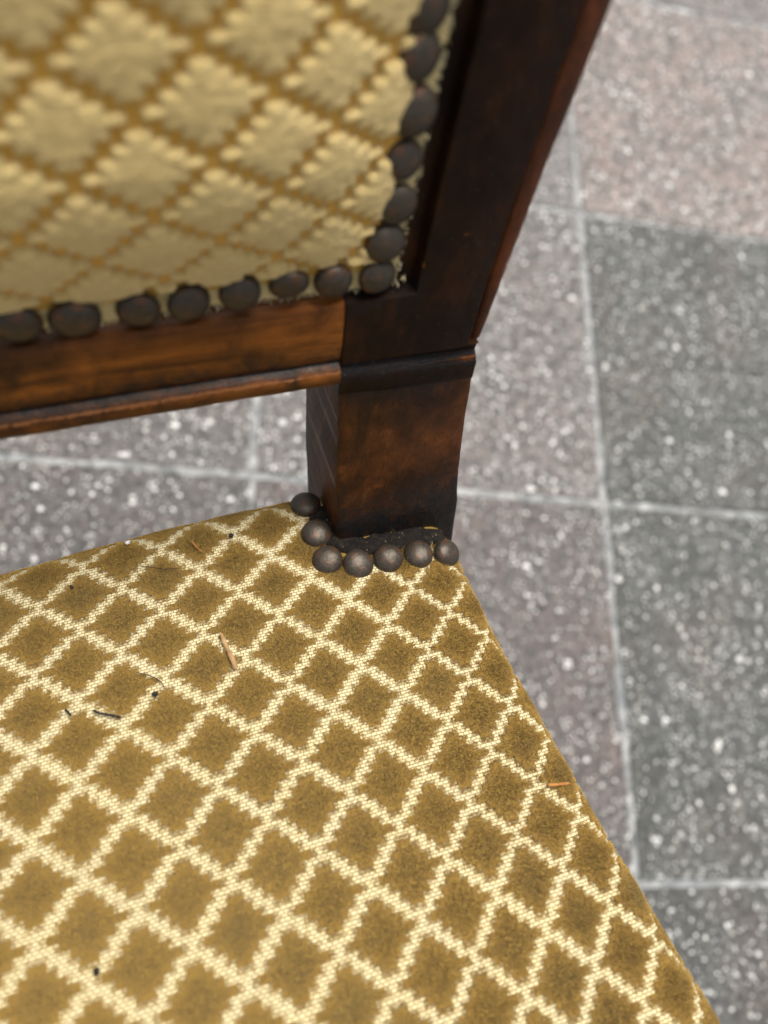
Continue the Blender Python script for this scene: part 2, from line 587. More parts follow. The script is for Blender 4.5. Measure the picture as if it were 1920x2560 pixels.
def pile_mesh(name, lat, surf, frame, u0, w0, hu, hw, nf, length, lean, seed, clip=None, width=0.2, pad_h=0.45, pad_k=0.85):
    """one raised velvet diamond: a stepped pad covered with short fibres"""
    r = np.random.default_rng(seed)
    rows = motif_rows(hu, hw)
    V, Fc, tip_light = [], [], []
    # stepped pad
    base = 0
    for wc, hh, hwid in rows:
        n = 6
        uu = np.linspace(-hwid, hwid, n) * pad_k
        for sgn in (-1, 1):
            f2 = lat(u0 + uu, np.full(n, w0 + (wc + sgn * hh) * pad_k))
            p, nn_ = frame(f2[:, 0], f2[:, 1])
            V.append(p + nn_ * pad_h)
            tip_light.append(-np.ones(n))
        for k in range(n - 1):
            Fc.append((base + k, base + k + 1, base + n + k + 1))
            Fc.append((base + k, base + n + k + 1, base + n + k))
        base += 2 * n
    # fibres
    wts = np.array([h3 for _, _, h3 in rows])
    ri = r.choice(len(rows), nf, p=wts / wts.sum())
    wc = np.array([a for a, _, _ in rows])[ri]
    hh = np.array([b for _, b, _ in rows])[ri]
    hx = np.array([c3 for _, _, c3 in rows])[ri]
    uu = r.uniform(-1, 1, nf) * hx
    ww = wc + r.uniform(-1, 1, nf) * hh
    f2 = lat(u0 + uu, w0 + ww)
    # the pile thins out towards the edge of the diamond
    edge = np.minimum(np.abs(np.abs(uu) - hx) * 26, 4.0)
    nxt = FRAC[np.abs(ri - len(rows) // 2) + 1] * hu
    ev = np.where(np.abs(uu) > nxt, np.abs(np.abs(ww - wc) - hh) * 26, 4.0)
    edge = np.minimum(edge, np.where((ww * (ri - len(rows) // 2) >= 0), ev, 4.0))
    ok = r.random(nf) < 0.46 + 0.42 * edge
    f2, uu, ww = f2[ok], uu[ok], ww[ok]
    if clip is not None:
        ok = clip(f2)
        f2, uu, ww = f2[ok], uu[ok], ww[ok]
    nf = len(f2)
    p, nn_ = frame(f2[:, 0], f2[:, 1])
    fo = lat(u0 + uu + 0.02 * uu / hu, w0 + ww + 0.02 * ww / hw)
    po, _ = frame(fo[:, 0], fo[:, 1])
    outd = po - p
    outd /= np.linalg.norm(outd, axis=1, keepdims=True) + 1e-9
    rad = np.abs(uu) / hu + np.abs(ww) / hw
    d = nn_ + outd * (0.30 * np.clip(rad - 0.55, 0, 1)[:, None]) + lean + r.normal(0, 0.30, (nf, 3))
    d /= np.linalg.norm(d, axis=1, keepdims=True)
    ln = length * r.uniform(0.7, 1.12, nf) * (1.0 - 0.22 * np.clip(rad - 0.4, 0, 1))
    ln = np.where(r.random(nf) < 0.012, ln * 1.7, ln)
    ln = ln * np.clip(0.5 + 0.5 * np.maximum(nn_[:, 2], -nn_[:, 1]), 0.5, 1)
    sd = np.cross(d, r.normal(size=(nf, 3)))
    sd /= np.linalg.norm(sd, axis=1, keepdims=True) + 1e-9
    wd = width * r.uniform(0.7, 1.3, nf)
    b0 = p - nn_ * 0.1
    tp = b0 + d * ln[:, None]
    tri = np.stack([b0 - sd * wd[:, None] / 2, b0 + sd * wd[:, None] / 2, tp + sd * wd[:, None] * .3, tp - sd * wd[:, None] * .3], 1).reshape(-1, 3)
    V = np.concatenate(V + [tri])
    tv = 0.1 + 2.0 * np.clip((rad - 0.38) / 0.48, 0, 1) * r.uniform(.35, 1, nf)  # light scattering at the diamond's rim painted as paler fibres, core kept darker
    tip_light = np.concatenate(tip_light + [np.stack([0 * tv + .2 * tv, .2 * tv, tv, tv], 1).ravel()])
    F4 = (np.arange(nf * 4).reshape(-1, 4) + base)
    V = W(V)
    me = bpy.data.meshes.new(name)
    nv = len(V)
    me.vertices.add(nv)
    me.vertices.foreach_set('co', V.astype(np.float32).ravel())
    loops = np.concatenate([np.array(Fc).ravel(), F4.ravel()]).astype(np.int32)
    starts = np.concatenate([np.arange(len(Fc)) * 3, len(Fc) * 3 + np.arange(nf) * 4]).astype(np.int32)
    me.loops.add(len(loops))
    me.loops.foreach_set('vertex_index', loops)
    me.polygons.add(len(starts))
    me.polygons.foreach_set('loop_start', starts)
    me.update(calc_edges=True)
    attr(me, 'tip_light', tip_light)
    return me


# stile position (also needed to keep pile clear of it)
RHO = math.radians(19)
FOOT = np.array([66.751465, 77.645345, -299.931614])
BN = np.array([0, -math.cos(RHO), math.sin(RHO)])      # out of the back, towards the sitter
BU = np.array([0, math.sin(RHO), math.cos(RHO)])       # up the back
BX = np.array([1.0, 0, 0])


def seat_clip(f2):
    p = seat_surf(f2[:, 0], f2[:, 1])
    return ~((p[:, 0] > FOOT[0] - 6) & (p[:, 1] > FOOT[1] - 13.5))


def in_view(p, margin):
    c_ = CW.T @ p
    x, y = 960 + F_PX * c_[0] / -c_[2], 1280 - F_PX * c_[1] / -c_[2]
    return -margin < x < 1920 + margin and -margin < y < 2560 + margin


far = []
cnt = 0
for i in range(-16, 22):
    for j in range(-14, 20):
        u, w = (i - j) / 2, (i + j) / 2
        f0 = seat_lat(np.array([u]), np.array([w]))[0]
        er_ = float(right_edge(np.clip(f0[1], FRONT, REAR)))
        if f0[0] > er_ + 40 or f0[0] < 2 * CX - er_ - 40 or f0[1] > REAR + 36 or f0[1] < FRONT - 36:
            continue
        p0 = seat_surf(f0[0], f0[1])
        near = in_view(p0, 260) and f0[0] < er_ + 34 and f0[1] < REAR + 30
        sd_ = (i + 40) * 100 + j + 40
        if near:
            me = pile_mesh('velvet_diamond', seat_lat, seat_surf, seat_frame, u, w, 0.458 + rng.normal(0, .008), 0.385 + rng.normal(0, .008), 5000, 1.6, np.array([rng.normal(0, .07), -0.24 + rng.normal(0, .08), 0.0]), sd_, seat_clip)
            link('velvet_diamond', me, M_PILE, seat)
            cnt += 1
        else:
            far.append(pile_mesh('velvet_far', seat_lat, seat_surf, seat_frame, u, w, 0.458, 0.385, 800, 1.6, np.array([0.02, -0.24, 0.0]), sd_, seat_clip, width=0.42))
print('seat diamonds', cnt, 'far', len(far))


def join_meshes(name, meshes):
    bm = bmesh.new()
    for m_ in meshes:
        bm.from_mesh(m_)
    me = bpy.data.meshes.new(name)
    bm.to_mesh(me)
    bm.free()
    for m_ in meshes:
        bpy.data.meshes.remove(m_)
    return me


if far:
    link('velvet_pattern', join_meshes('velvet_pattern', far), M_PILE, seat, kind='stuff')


# ------------------------------------------------------------------ wooden frame of the back, traced on the plane of the back
def B(x, h, d=0.0):
    return FOOT + BX * x + BU * h + BN * d


def loft(name, rings, closed=True, caps=True, smooth=30, wob=0.0, seed=0.0, wear_highlight=None, grime=None):
    """rings: list of (n,3) mm arrays"""
    n = len(rings[0])
    V = np.concatenate(rings)
    if wob:
        V = V.copy()
        for a in range(len(V)):
            p = V[a]
            V[a] += wob * np.array(noise.noise_vector((p[0] * .06 + seed, p[1] * .06, p[2] * .06))) + 0.4 * wob * np.array(noise.noise_vector((p[0] * .3 + seed, p[1] * .3, p[2] * .3)))
    f = []
    for a in range(len(rings) - 1):
        for k in range(n if closed else n - 1):
            k2 = (k + 1) % n
            f.append((a * n + k, a * n + k2, (a + 1) * n + k2, (a + 1) * n + k))
    if caps:
        f.append(tuple(range(n - 1, -1, -1)))
        f.append(tuple(range((len(rings) - 1) * n, len(rings) * n)))
    me = mesh(name, W(V), f, smooth)
    bm = bmesh.new()
    bm.from_mesh(me)
    bmesh.ops.recalc_face_normals(bm, faces=bm.faces)
    bm.to_mesh(me)
    bm.free()
    if smooth is not None:
        me.set_sharp_from_angle(angle=math.radians(smooth))
    attr(me, 'wear_highlight', wear_highlight(V) if wear_highlight else np.zeros(len(V)))
    attr(me, 'grime', grime(V) if grime else np.zeros(len(V)))
    return me


def dens(poly, step, closed=True):
    out = []
    n = len(poly)
    for k in range(n if closed else n - 1):
        a, b = np.array(poly[k], float), np.array(poly[(k + 1) % n], float)
        m_ = max(1, int(np.linalg.norm(b - a) / step))
        for q in range(m_):
            out.append(a + (b - a) * q / m_)
    if not closed:
        out.append(np.array(poly[-1], float))
    return np.array(out)


def spots(lst):
    """attribute from 3-D spots (centre mm, radius mm, strength)"""
    def fn(V):
        r = np.zeros(len(V))
        for c0, rad, s_ in lst:
            r = np.maximum(r, s_ * np.clip(1.15 - np.linalg.norm(V - np.asarray(c0), axis=1) / rad, 0, 1))
        return r
    return fn


TOPH = 400.0


def x_in(h):
    return np.interp(h, [78, 85, 110, 144, 186, TOPH], [40.0, 40.4, 41.5, 44.2, 48.3, 64])


def x_out(h):
    return np.interp(h, [78, 79, 92, 120, 158, 186, TOPH], [44.3, 44.6, 46.6, 49.4, 54.2, 57.6, 76])


def x_reb(h):
    return np.interp(h, [108, 132, 187, TOPH], [18.1, 19.3, 23.2, 34])


def chair_back(mirror):
    """right-hand post as photographed; the left-hand one is its mirror image"""
    cxm = -103.0
    fl = (lambda p: np.stack([2 * cxm - p[:, 0], p[:, 1], p[:, 2]], -1)) if mirror else (lambda p: p)
    st = 3.0 if not mirror else 14.0
    # --- upper stile: face with rebate, black quirk and outer bead
    hs = np.unique(np.concatenate([np.arange(87.0, 240, st), [110.2, 110.7], np.linspace(244, TOPH, 20)]))
    rings, brings = [], []
    for h in hs:
        xi, xo, xr = float(x_in(h)), float(x_out(h)), float(x_reb(max(h, 108)))
        if h < 110.5:
            left = [(-2.6, -36), (-2.6, -0.6), (-2.0, 0)]
            left += [(8, 0), (xr - 0.6, 0), (xr, 0)]
        else:
            left = [(-2.6, -36), (-2.6, -5.4), (-2.0, -4.8), (8, -4.8), (xr - 0.2, -4.6), (xr + 0.5, -0.3)]
        prof = left + [(xr + 4, 0.1), (0.5 * (xr + xi), 0.35), (xi - 3, 0.2), (xi - 1.0, 0), (xi - 0.3, -0.7), (xi + 0.2, -4.2), (xi + 0.3, -35), (xi - 1, -36)]
        rings.append(fl(np.array([B(x, h, d) for x, d in prof])))
        bp = [(xi + 0.32, -34), (xi + 0.32, -4.6), (xi + 0.9, -4.4), (xi + 1.4, -3.0), (xi + 2.4, -2.2), (xi + 0.6 * (xo - xi), -2.0), (xo - 1.2, -2.6), (xo - .3, -3.6), (xo, -5.0), (xo - 0.8, -12), (xo - 3, -34)]
        brings.append(fl(np.array([B(x, h, d) for x, d in bp])))
    wr = spots([(B(18.3, 121, -1), 3.6, 0.85), (B(17.6, 116, -2), 2.6, 0.8), (B(29.5, 128, 0), 2.9, 0.95), (B(33, 112, 0), 1.2, .7)]) if not mirror else None

    def gr(V):
        h = (V - FOOT) @ BU
        x = V[:, 0] - FOOT[0]
        g = 0.35 * np.clip(1.3 - np.abs(x - x_in(h)) / 5, 0, 1)
        return np.maximum(g, 0.4 * np.clip(1 - np.abs(h - 110) / 7, 0, 1) * (x < 22))
    up = link('stile', loft('stile', rings, smooth=28, wob=0.22, seed=4.0, wear_highlight=wr, grime=None if mirror else gr), M_STILE, root, label='dark upper stile of the chair back' if not mirror else None)
    link('outer_bead', loft('outer_bead', brings, smooth=40, wob=0.3, seed=1.0), M_BEAD, up)
    # --- moulding across the foot of the stile (quirk, bead)
    prof = [(87.0, 0.0), (86.9, -0.8), (86.5, -1.6), (84.8, -0.2), (83.4, 1.0), (82.6, 1.25), (79.4, 1.3), (76.4, 1.2), (75.6, 0.8), (75.2, -0.6), (74.8, -35.9), (87.0, -35.9)]
    rings = []
    for x in np.arange(-3.0, 44.4, 1.6 if not mirror else 12):
        t_ = np.clip((x + 3) / 47, 0, 1)
        dh = -0.6 + 0.0 * t_ - 2.6 * t_
        rings.append(fl(np.array([B(min(x, 44.0 + (h - 78) * .1), h + (dh if h < 86.9 else 0), d) for h, d in prof])))

    def gq(V):
        h = (V - FOOT) @ BU
        return 0.9 * np.clip(1.2 - np.abs(h - 83.6 + 2.6 * (V[:, 0] - FOOT[0]) / 47) / 2.6, 0, 1)
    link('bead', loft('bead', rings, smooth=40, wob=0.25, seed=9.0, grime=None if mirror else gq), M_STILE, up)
    # --- lower part of the stile, from the moulding into the seat
    rings = []
    for h in np.arange(82, -46, -2.0 if not mirror else -16):
        xr = float(np.interp(h, [-40, -25, 0, 23.5, 50, 79], [52.0, 51.2, 49.4, 47.6, 45.9, 43.6]))
        xl = float(np.interp(h, [-30, 6, 84], [0.2, -0.4, -2.6]))
        bk = float(np.interp(h, [-20, 4, 40, 82], [-33.5, -37.5, -38.2, -35]))
        c_ = 1.1
        f_ = float(np.interp(h, [-40, -5, 10, 26, 48, 82], [8.5, 7.5, 6.4, 3.0, 1.1, 0.7]))
        prof = [(xl, bk), (xl, f_ - c_), (xl + c_ * .4, f_ - .35), (xl + c_, f_), (xr - c_, f_), (xr - .3, f_ - .4), (xr, f_ - c_), (xr, bk + c_), (xr - c_, bk), (xl + c_, bk)]
        nn2 = 24 if not mirror else 3
        pr = np.concatenate([prof[1:4], [(prof[3][0] + (prof[4][0] - prof[3][0]) * q / nn2, f_) for q in range(1, nn2)], prof[4:7]])
        pr = np.concatenate([[prof[0]], pr, prof[7:]])
        rings.append(fl(np.array([B(x, h, d) for x, d in pr])))

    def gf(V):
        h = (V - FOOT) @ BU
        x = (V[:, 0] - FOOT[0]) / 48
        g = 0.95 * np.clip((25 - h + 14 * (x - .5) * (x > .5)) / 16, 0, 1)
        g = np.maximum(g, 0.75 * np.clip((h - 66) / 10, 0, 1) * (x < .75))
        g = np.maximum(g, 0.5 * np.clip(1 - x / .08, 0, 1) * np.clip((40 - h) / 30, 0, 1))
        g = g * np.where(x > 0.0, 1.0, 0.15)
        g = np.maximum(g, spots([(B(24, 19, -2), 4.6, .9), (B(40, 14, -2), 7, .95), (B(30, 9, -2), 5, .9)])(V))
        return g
    wf = spots([(B(2, 18, -2), 4.5, .75), (B(4, 12, -2), 4, .8), (B(1.0, 40, -3), 2.5, .6), (B(15, 12, -2), 1.6, .8), (B(20, 9, -2), 1.4, .8)])
    link('stile_foot', loft('stile_foot', rings, smooth=32, wob=0.35, seed=2.0, wear_highlight=None if mirror else wf, grime=None if mirror else gf), M_FOOT, root, label='worn brown lower stile of the chair back' if not mirror else None)
    # --- rear leg under the seat
    rings = []
    p0 = B(0, -44, 0)
    zf = -H / MM
    for q in np.linspace(0, 1, 10):
        z = p0[2] + 6 + (zf - p0[2] - 6) * q
        yc = p0[1] + 16 + 30 * q * q
        wx = 24 - 7 * q
        wy = 18 - 5 * q
        xc = FOOT[0] + 25
        rings.append(fl(np.array([(xc - wx, yc - wy, z), (xc + wx, yc - wy, z), (xc + wx, yc + wy, z), (xc - wx, yc + wy, z)])))
    link('leg', loft('leg', rings, smooth=30), M_FOOT, root)


chair_back(False)
chair_back(True)

XL = 2 * -103.0 - (FOOT[0] - 2.7) - FOOT[0]      # inner edge of the other post, in back coordinates
# lower rail of the back
prof = [(112.0, -4.6), (110.6, -4.4), (109.8, -0.9), (108.4, -0.4), (104, -0.2), (97, -0.2), (90.5, -0.5), (88.6, -0.9), (88.1, -1.5), (87.5, -1.6), (86.5, 0.2), (85.5, 1.3),
        (84.9, 1.7), (82.6, 1.8), (80.8, 1.5), (79.8, 0.6), (79.4, -2), (79.4, -20), (112, -20)]
prof = np.concatenate([dens(prof[:17], 2.4, closed=False), prof[17:]])
rings = []
for x in np.concatenate([np.linspace(XL, -130, 30)[:-1], np.arange(-130, -2.0, 2.0), [-2.75]]):
    rings.append(np.array([B(x, h, d) for h, d in prof]))


def grail(V):
    h = (V - FOOT) @ BU
    return np.maximum(0.95 * np.clip(1.25 - np.abs(h - 87.5) / 1.3, 0, 1), 0.35 * np.clip(1 - np.abs(h - 91) / 5, 0, 1))


def arris_highlight(V):  # orange highlight along the rail's arris, painted into the colour
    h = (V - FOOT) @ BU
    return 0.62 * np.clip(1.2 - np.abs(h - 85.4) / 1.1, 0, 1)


rail = link('back_rail', loft('back_rail', rings, smooth=40, wob=0.2, seed=6.0, grime=grail, wear_highlight=arris_highlight), M_RAIL, root, label='warm brown lower rail under the back panel')
# top rail (above the frame of the photograph)
rings = []
for x in np.linspace(XL - 62, 62, 24):
    t_ = (x - XL) / (0 - XL)
    rise = 16 * max(0.0, math.sin(math.pi * min(max(t_, 0), 1)))
    rings.append(np.array([B(x, TOPH - 4, -4), B(x, TOPH - 4, 0.4), B(x, TOPH + 34 + rise, 0.4), B(x, TOPH + 38 + rise, -4), B(x, TOPH + 38 + rise, -30), B(x, TOPH - 4, -34)]))
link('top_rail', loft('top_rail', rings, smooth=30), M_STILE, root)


# ------------------------------------------------------------------ padded back panel
def bulge(x, h):
    x = np.asarray(x, float)
    h = np.asarray(h, float)
    xr = np.interp(h, [108, 187, TOPH], [7.5, 12.5, 24])
    xl = XL - 2.7 - xr
    e1 = np.minimum(xr - x, x - xl)
    e2 = np.minimum(h - 121.5, TOPH - 14 - h)

    def s(e, L):
        return np.sin(np.clip((e + 1.0) / L, 0, 1) * math.pi / 2)
    return -3.0 + 14.0 * s(e1, 60) * s(e2, 44)


def back_surf(x, h):
    d = bulge(x, h)
    return FOOT + np.multiply.outer(x, BX) + np.multiply.outer(h, BU) + np.multiply.outer(d, BN)


def back_frame(x, h):
    e = 0.4
    p = back_surf(x, h)
    a = back_surf(x + e, h) - p
    b = back_surf(x, h + e) - p
    n = np.cross(a, b)
    n /= np.linalg.norm(n, axis=-1, keepdims=True) + 1e-12
    return p, n


def back_hit(px, py, off=None):
    r = ray(px, py)
    d = -1.5 if off is None else off
    for _ in range(30):
        q_ = r * ((BN @ FOOT + d) / (BN @ r)) - FOOT
        x, h = q_[0], q_ @ BU
        if off is not None:
            break
        d = float(bulge(x, h))
    return np.array([x, h])


# measured diamond centres of the back -> repeat of the cloth on the back
bl = {(0, 0): (521, 249), (1, 0): (689, 353), (0, 1): (376, 422), (-1, 0): (278, 121), (-1, 1): (127, 324), (1, 1): (538, 509), (2, 0): (827, 422),
      (1, -1): (833, 156), (0, -1): (694, 69), (0, 2): (191, 555), (2, 1): (700, 567), (-1, 2): (35, 503), (1, 2): (399, 613)}
A_, F_ = [], []
for (i, j), p in bl.items():
    A_.append([1, (i - j) / 2, (i + j) / 2])
    F_.append(back_hit(*p))
BK = np.linalg.lstsq(np.array(A_), np.array(F_), rcond=None)[0]


def back_lat(u, w):
    u, w = np.asarray(u, float), np.asarray(w, float)
    return BK[0] + u[..., None] * BK[1] + w[..., None] * BK[2]


EDGE_B = 113.2
xs = np.concatenate([np.linspace(XL - 12, -130, 50), np.arange(-127, 23.1, 1.5)])
hs = np.concatenate([np.arange(EDGE_B - 0.4, 230, 1.5), np.linspace(234, TOPH - 4, 50)])
XX, HH = np.meshgrid(xs, hs)
re = np.interp(HH, [108, 187, TOPH], [11.8, 17.0, 29])
rag = np.array([[noise.noise((x * .22, h * .22, 3.0)) for x in xs] for h in hs])
XX = np.minimum(XX, re + 1.3 * rag)
XX = np.maximum(XX, XL - 2.7 - re)
HH = np.maximum(HH, EDGE_B + 1.2 * rag)
pts = back_surf(XX.ravel(), HH.ravel())
ny_, nx_ = XX.shape
fc = [(a * nx_ + b, a * nx_ + b + 1, (a + 1) * nx_ + b + 1, (a + 1) * nx_ + b) for a in range(ny_ - 1) for b in range(nx_ - 1)]
me = mesh('back_panel', W(pts), fc, 180, np.stack([XX.ravel(), HH.ravel()], -1))
attr(me, 'edge', np.clip(1 - np.minimum((HH - EDGE_B) / 11, (re - XX) / 11), 0, 1).ravel())
back = link('back_panel', me, M_GOLD, root)


def pad_field(hu, hw, nu=66, nw=58):
    UU, WW = np.meshgrid(np.linspace(-hu * 1.04, hu * 1.04, nu), np.linspace(-hw * 1.04, hw * 1.04, nw))
    ins = np.zeros(UU.shape, bool)
    for wc, hh, hx in motif_rows(hu, hw):
        ins |= (np.abs(UU) <= hx) & (np.abs(WW - wc) <= hh * 1.001)
    P = np.stack([UU.ravel() * 26, WW.ravel() * 24], -1)
    out = P[~ins.ravel()]
    sd = np.full(len(P), -0.2)
    for a in np.nonzero(ins.ravel())[0]:
        sd[a] = np.sqrt(((out - P[a]) ** 2).sum(1).min())
    # cells just outside stay as the skirt of the pad
    for a in np.nonzero(~ins.ravel())[0]:
        if np.abs(np.array([UU.ravel()[a] / hu, WW.ravel()[a] / hw])).sum() > 1.5:
            sd[a] = -9
    inn = P[ins.ravel()]
    for a in np.nonzero(~ins.ravel())[0]:
        sd[a] = -np.sqrt(((inn - P[a]) ** 2).sum(1).min())
    return hu, hw, UU, WW, sd.reshape(UU.shape)


PAD = pad_field(0.452, 0.38)
PAD_LOW = pad_field(0.452, 0.38, 32, 28)


def pad_mesh(u0, w0, seed, field):
    """one raised pale diamond of the back: pillow with a stepped outline, then short pile on it"""
    def clip(f2):
        rr = np.interp(f2[:, 1], [108, 187, TOPH], [4.5, 9.5, 20])
        return (f2[:, 0] < rr) & (f2[:, 1] > 122.5) & (f2[:, 0] > XL - 2.7 - rr) & (f2[:, 1] < TOPH - 12)
    r = np.random.default_rng(seed)
    hu, hw, UU, WW, sd = field
    nw, nu = UU.shape
    f2 = back_lat(u0 + UU.ravel(), w0 + WW.ravel())
    p, nn_ = back_frame(f2[:, 0], f2[:, 1])
    s1 = sd.ravel()
    q = np.clip(s1 / 2.0, 0, 1)
    hgt = 2.0 * np.sqrt(1 - (1 - q) ** 2) + 0.4 * np.clip(s1 / 6, 0, 1)
    lum = np.array([noise.noise((x * .33, y * .45, seed * 1.7)) + 0.7 * noise.noise((x * .9, y * 1.3, seed * 1.7)) for x, y in f2])
    hgt = np.where(s1 > 0, hgt + lum * 0.22 * q, -0.3) + (np.sin(f2[:, 1] * 5.6 + 2 * lum) * 0.03 * q)
    V = p + nn_ * hgt[:, None] + np.outer(lum * q, BU) * 0.15
    keep = (s1 > -0.45) & clip(f2)
    K = keep.reshape(UU.shape)
    idx = -np.ones(K.size, int)
    idx[keep] = np.arange(keep.sum())
    idx = idx.reshape(K.shape)
    fc = []
    for a in range(nw - 1):
        for b in range(nu - 1):
            if K[a, b] and K[a + 1, b] and K[a, b + 1] and K[a + 1, b + 1]:
                fc.append((idx[a, b], idx[a + 1, b], idx[a + 1, b + 1], idx[a, b + 1]))
    if not fc:
        return None
    return mesh('velvet_diamond', W(V[keep]), fc, 180, f2[keep])


t = NT('pale straw velvet')
uvn = t.n('UVMap').outputs[0]
n1 = t.noise(uvn, 0.45, 4, 0.65)
n2 = t.noise(t.mapping(uvn, (0.5, 3.2, 1)), 1.0, 4, 0.65)
c = t.ramp(n2, [(0.3, (0.64, 0.465, 0.175)), (0.7, (0.84, 0.66, 0.31))])
c = t.mix(t.ramp(n1, [(0.35, (0.35, 0.35, 0.35)), (0.65, (0, 0, 0))]), c, (0.50, 0.345, 0.12))
M_PAD = t.out(c, 0.9, t.bump(t.math('ADD', n2, t.math('MULTIPLY', t.noise(uvn, 3.0, 3, 0.7), 0.7)), 0.8, 0.0006), spec=0.1, sheen=0.45)
M_PAD.node_tree.nodes['Principled BSDF'].inputs['Sheen Tint'].default_value = (1, .93, .7, 1)

for i in range(-22, 8):
    for j in range(-12, 22):
        u, w = (i - j) / 2, (i + j) / 2
        f0 = back_lat(np.array([u]), np.array([w]))[0]
        rr = float(np.interp(f0[1], [108, 187, TOPH], [14, 19, 29]))
        if not (XL - 2.7 - rr < f0[0] < rr and 108 < f0[1] < TOPH - 8):
            continue
        p0 = back_surf(np.array([f0[0]]), np.array([f0[1]]))[0]
        me = pad_mesh(u, w, 9000 + (i + 40) * 90 + j + 40, PAD if in_view(p0, 300) else PAD_LOW)
        if me is not None:
            link('velvet_diamond', me, M_PAD, back)


# ------------------------------------------------------------------ upholstery nails
def nail_mesh(seed, dia=11.2, ht=3.1):
    r = random.Random(seed)
    n, m_ = 22, 6
    V, f = [], []
    ph = r.random() * 6
    for a in range(m_):
        q = a / (m_ - 0.35) * math.pi / 2
        for k in range(n):
            th = 2 * math.pi * k / n
            rad = dia / 2 * math.cos(q) ** 0.9 * (1 + 0.012 * math.sin(2 * th + ph) + 0.008 * math.sin(3 * th + 2 * ph))
            z = ht * math.sin(q) * (1 + 0.02 * math.sin(th + ph)) + 0.16 * noise.noise((rad * math.cos(th) * .5 + seed * 7, rad * math.sin(th) * .5, 1.3)) * math.sin(q)
            V.append((rad * math.cos(th), rad * math.sin(th), z))
    V += [(0, 0, ht)]
    V = [(x * MM, y * MM, z * MM) for x, y, z in V]
    # turned-under rim
    rim = len(V)
    for k in range(n):
        x, y, z = V[k]
        V.append((x * .97, y * .97, -0.0006))
    for a in range(m_ - 1):
        for k in range(n):
            k2 = (k + 1) % n
            f.append((a * n + k, a * n + k2, (a + 1) * n + k2, (a + 1) * n + k))
    for k in range(n):
        k2 = (k + 1) % n
        f.append(((m_ - 1) * n + k, (m_ - 1) * n + k2, m_ * n))
        f.append((rim + k, rim + k2, k2, k))
    return mesh('nail', V, f, 180)


nails = [nail_mesh(s) for s in range(9)]
rn = random.Random(21)


def nail(p, n, parent, size=1.0, tilt=5):
    o = link('nail', rn.choice(nails), M_NAIL, parent)
    nv = Vector(n).normalized()
    q = nv.to_track_quat('Z', 'Y')
    o.rotation_mode = 'QUATERNION'
    from mathutils import Euler
    o.rotation_quaternion = q @ Euler((math.radians(rn.gauss(0, tilt)), math.radians(rn.gauss(0, tilt)), rn.random() * 6)).to_quaternion()
    o.location = Vector(W(p))
    o.scale = (size, size, size * rn.uniform(.9, 1.1))


for (px, py, sz) in ((791, 1338, 1.0), (818, 1404, .97), (895, 1414, 1.0), (969, 1400, .99), (1044, 1389, .98), (1112, 1386, .95), (766, 1268, 1.0)):
    f0 = seat_hit(px, py)
    p, n_ = seat_frame(np.array(f0[0]), np.array(f0[1]))
    if px == 1112:
        n_ = n_ + np.array([0.75, 0, 0])
    if px == 766:
        n_ = n_ + np.array([-0.1, 0.9, 0])
    tc = -p / np.linalg.norm(p)
    n_ = n_ * 0.45 + tc * 0.55
    nail(p + n_ * 1.6, n_, seat, sz * 1.06)

side = [(945, 695, 1.0), (965, 611, 1.06), (993, 516, 1.08), (1009, 404, 1.0), (1034, 280, 1.14), (1049, 146, 1.1), (1067, 22, 1.1)]
bott = [(835, 706, 1.0), (725, 714, 1.02), (602, 737, 1.04), (474, 760, 1.05), (347, 777, 1.02), (188, 799, 1.18), (45, 816, 1.08)]
for k, (px, py, sz) in enumerate(side + bott):
    x, h = back_hit(px, py, -1.0)
    nn = BN.copy()
    if k < len(side):
        nn = nn + np.array([0.12, 0, 0])
    else:
        nn = nn - BU * 0.22
    nail(FOOT + BX * x + BU * h + BN * -1.9, nn, back, sz * 1.0)
h = 198.0
while h < TOPH - 14:
    xr = float(np.interp(h, [187, TOPH], [12.2, 24]))
    for x in (xr, XL - 2.7 - xr):
        nail(FOOT + BX * x + BU * h + BN * -1.9, BN, back, 1.08)
    h += 12.2
x = -101.5
while x > XL - 8:
    nail(FOOT + BX * x + BU * 117.6 + BN * -1.9, BN - BU * .2, back, 1.06)
    x -= 13.4
h = 130.0
while h < 196:
    nail(FOOT + BX * (XL - 2.7 - 8) + BU * h + BN * -1.9, BN, back, 1.06)
    h += 12.2
x = 20.0
while x > XL - 22:
    nail(FOOT + BX * x + BU * (TOPH - 13) + BN * -1.9, BN, back, 1.06)
    x -= 13.2


# ------------------------------------------------------------------ frayed threads at the cut edges of the cloth
def threads(name, P, D, L, wid, mat, parent, seed):
    r = np.random.default_rng(seed)
    n = len(P)
    D = D + r.normal(0, 0.35, D.shape)
    D /= np.linalg.norm(D, axis=1, keepdims=True)
    sd = np.cross(D, r.normal(size=(n, 3)))
    sd /= np.linalg.norm(sd, axis=1, keepdims=True)
    ln = L * r.uniform(.4, 1.3, n)
    w_ = wid * r.uniform(.6, 1.3, n)
    a, b = P - sd * w_[:, None] / 2, P + sd * w_[:, None] / 2
    e = P + D * ln[:, None]
    V = np.stack([a, b, e + sd * w_[:, None] * .35, e - sd * w_[:, None] * .35], 1).reshape(-1, 3)
    me = mesh(name, W(V), np.arange(4 * n).reshape(-1, 4))
    attr(me, 'tip_light', np.tile([0, 0, 1, 1], n))
    return link(name, me, mat, parent, kind='stuff')


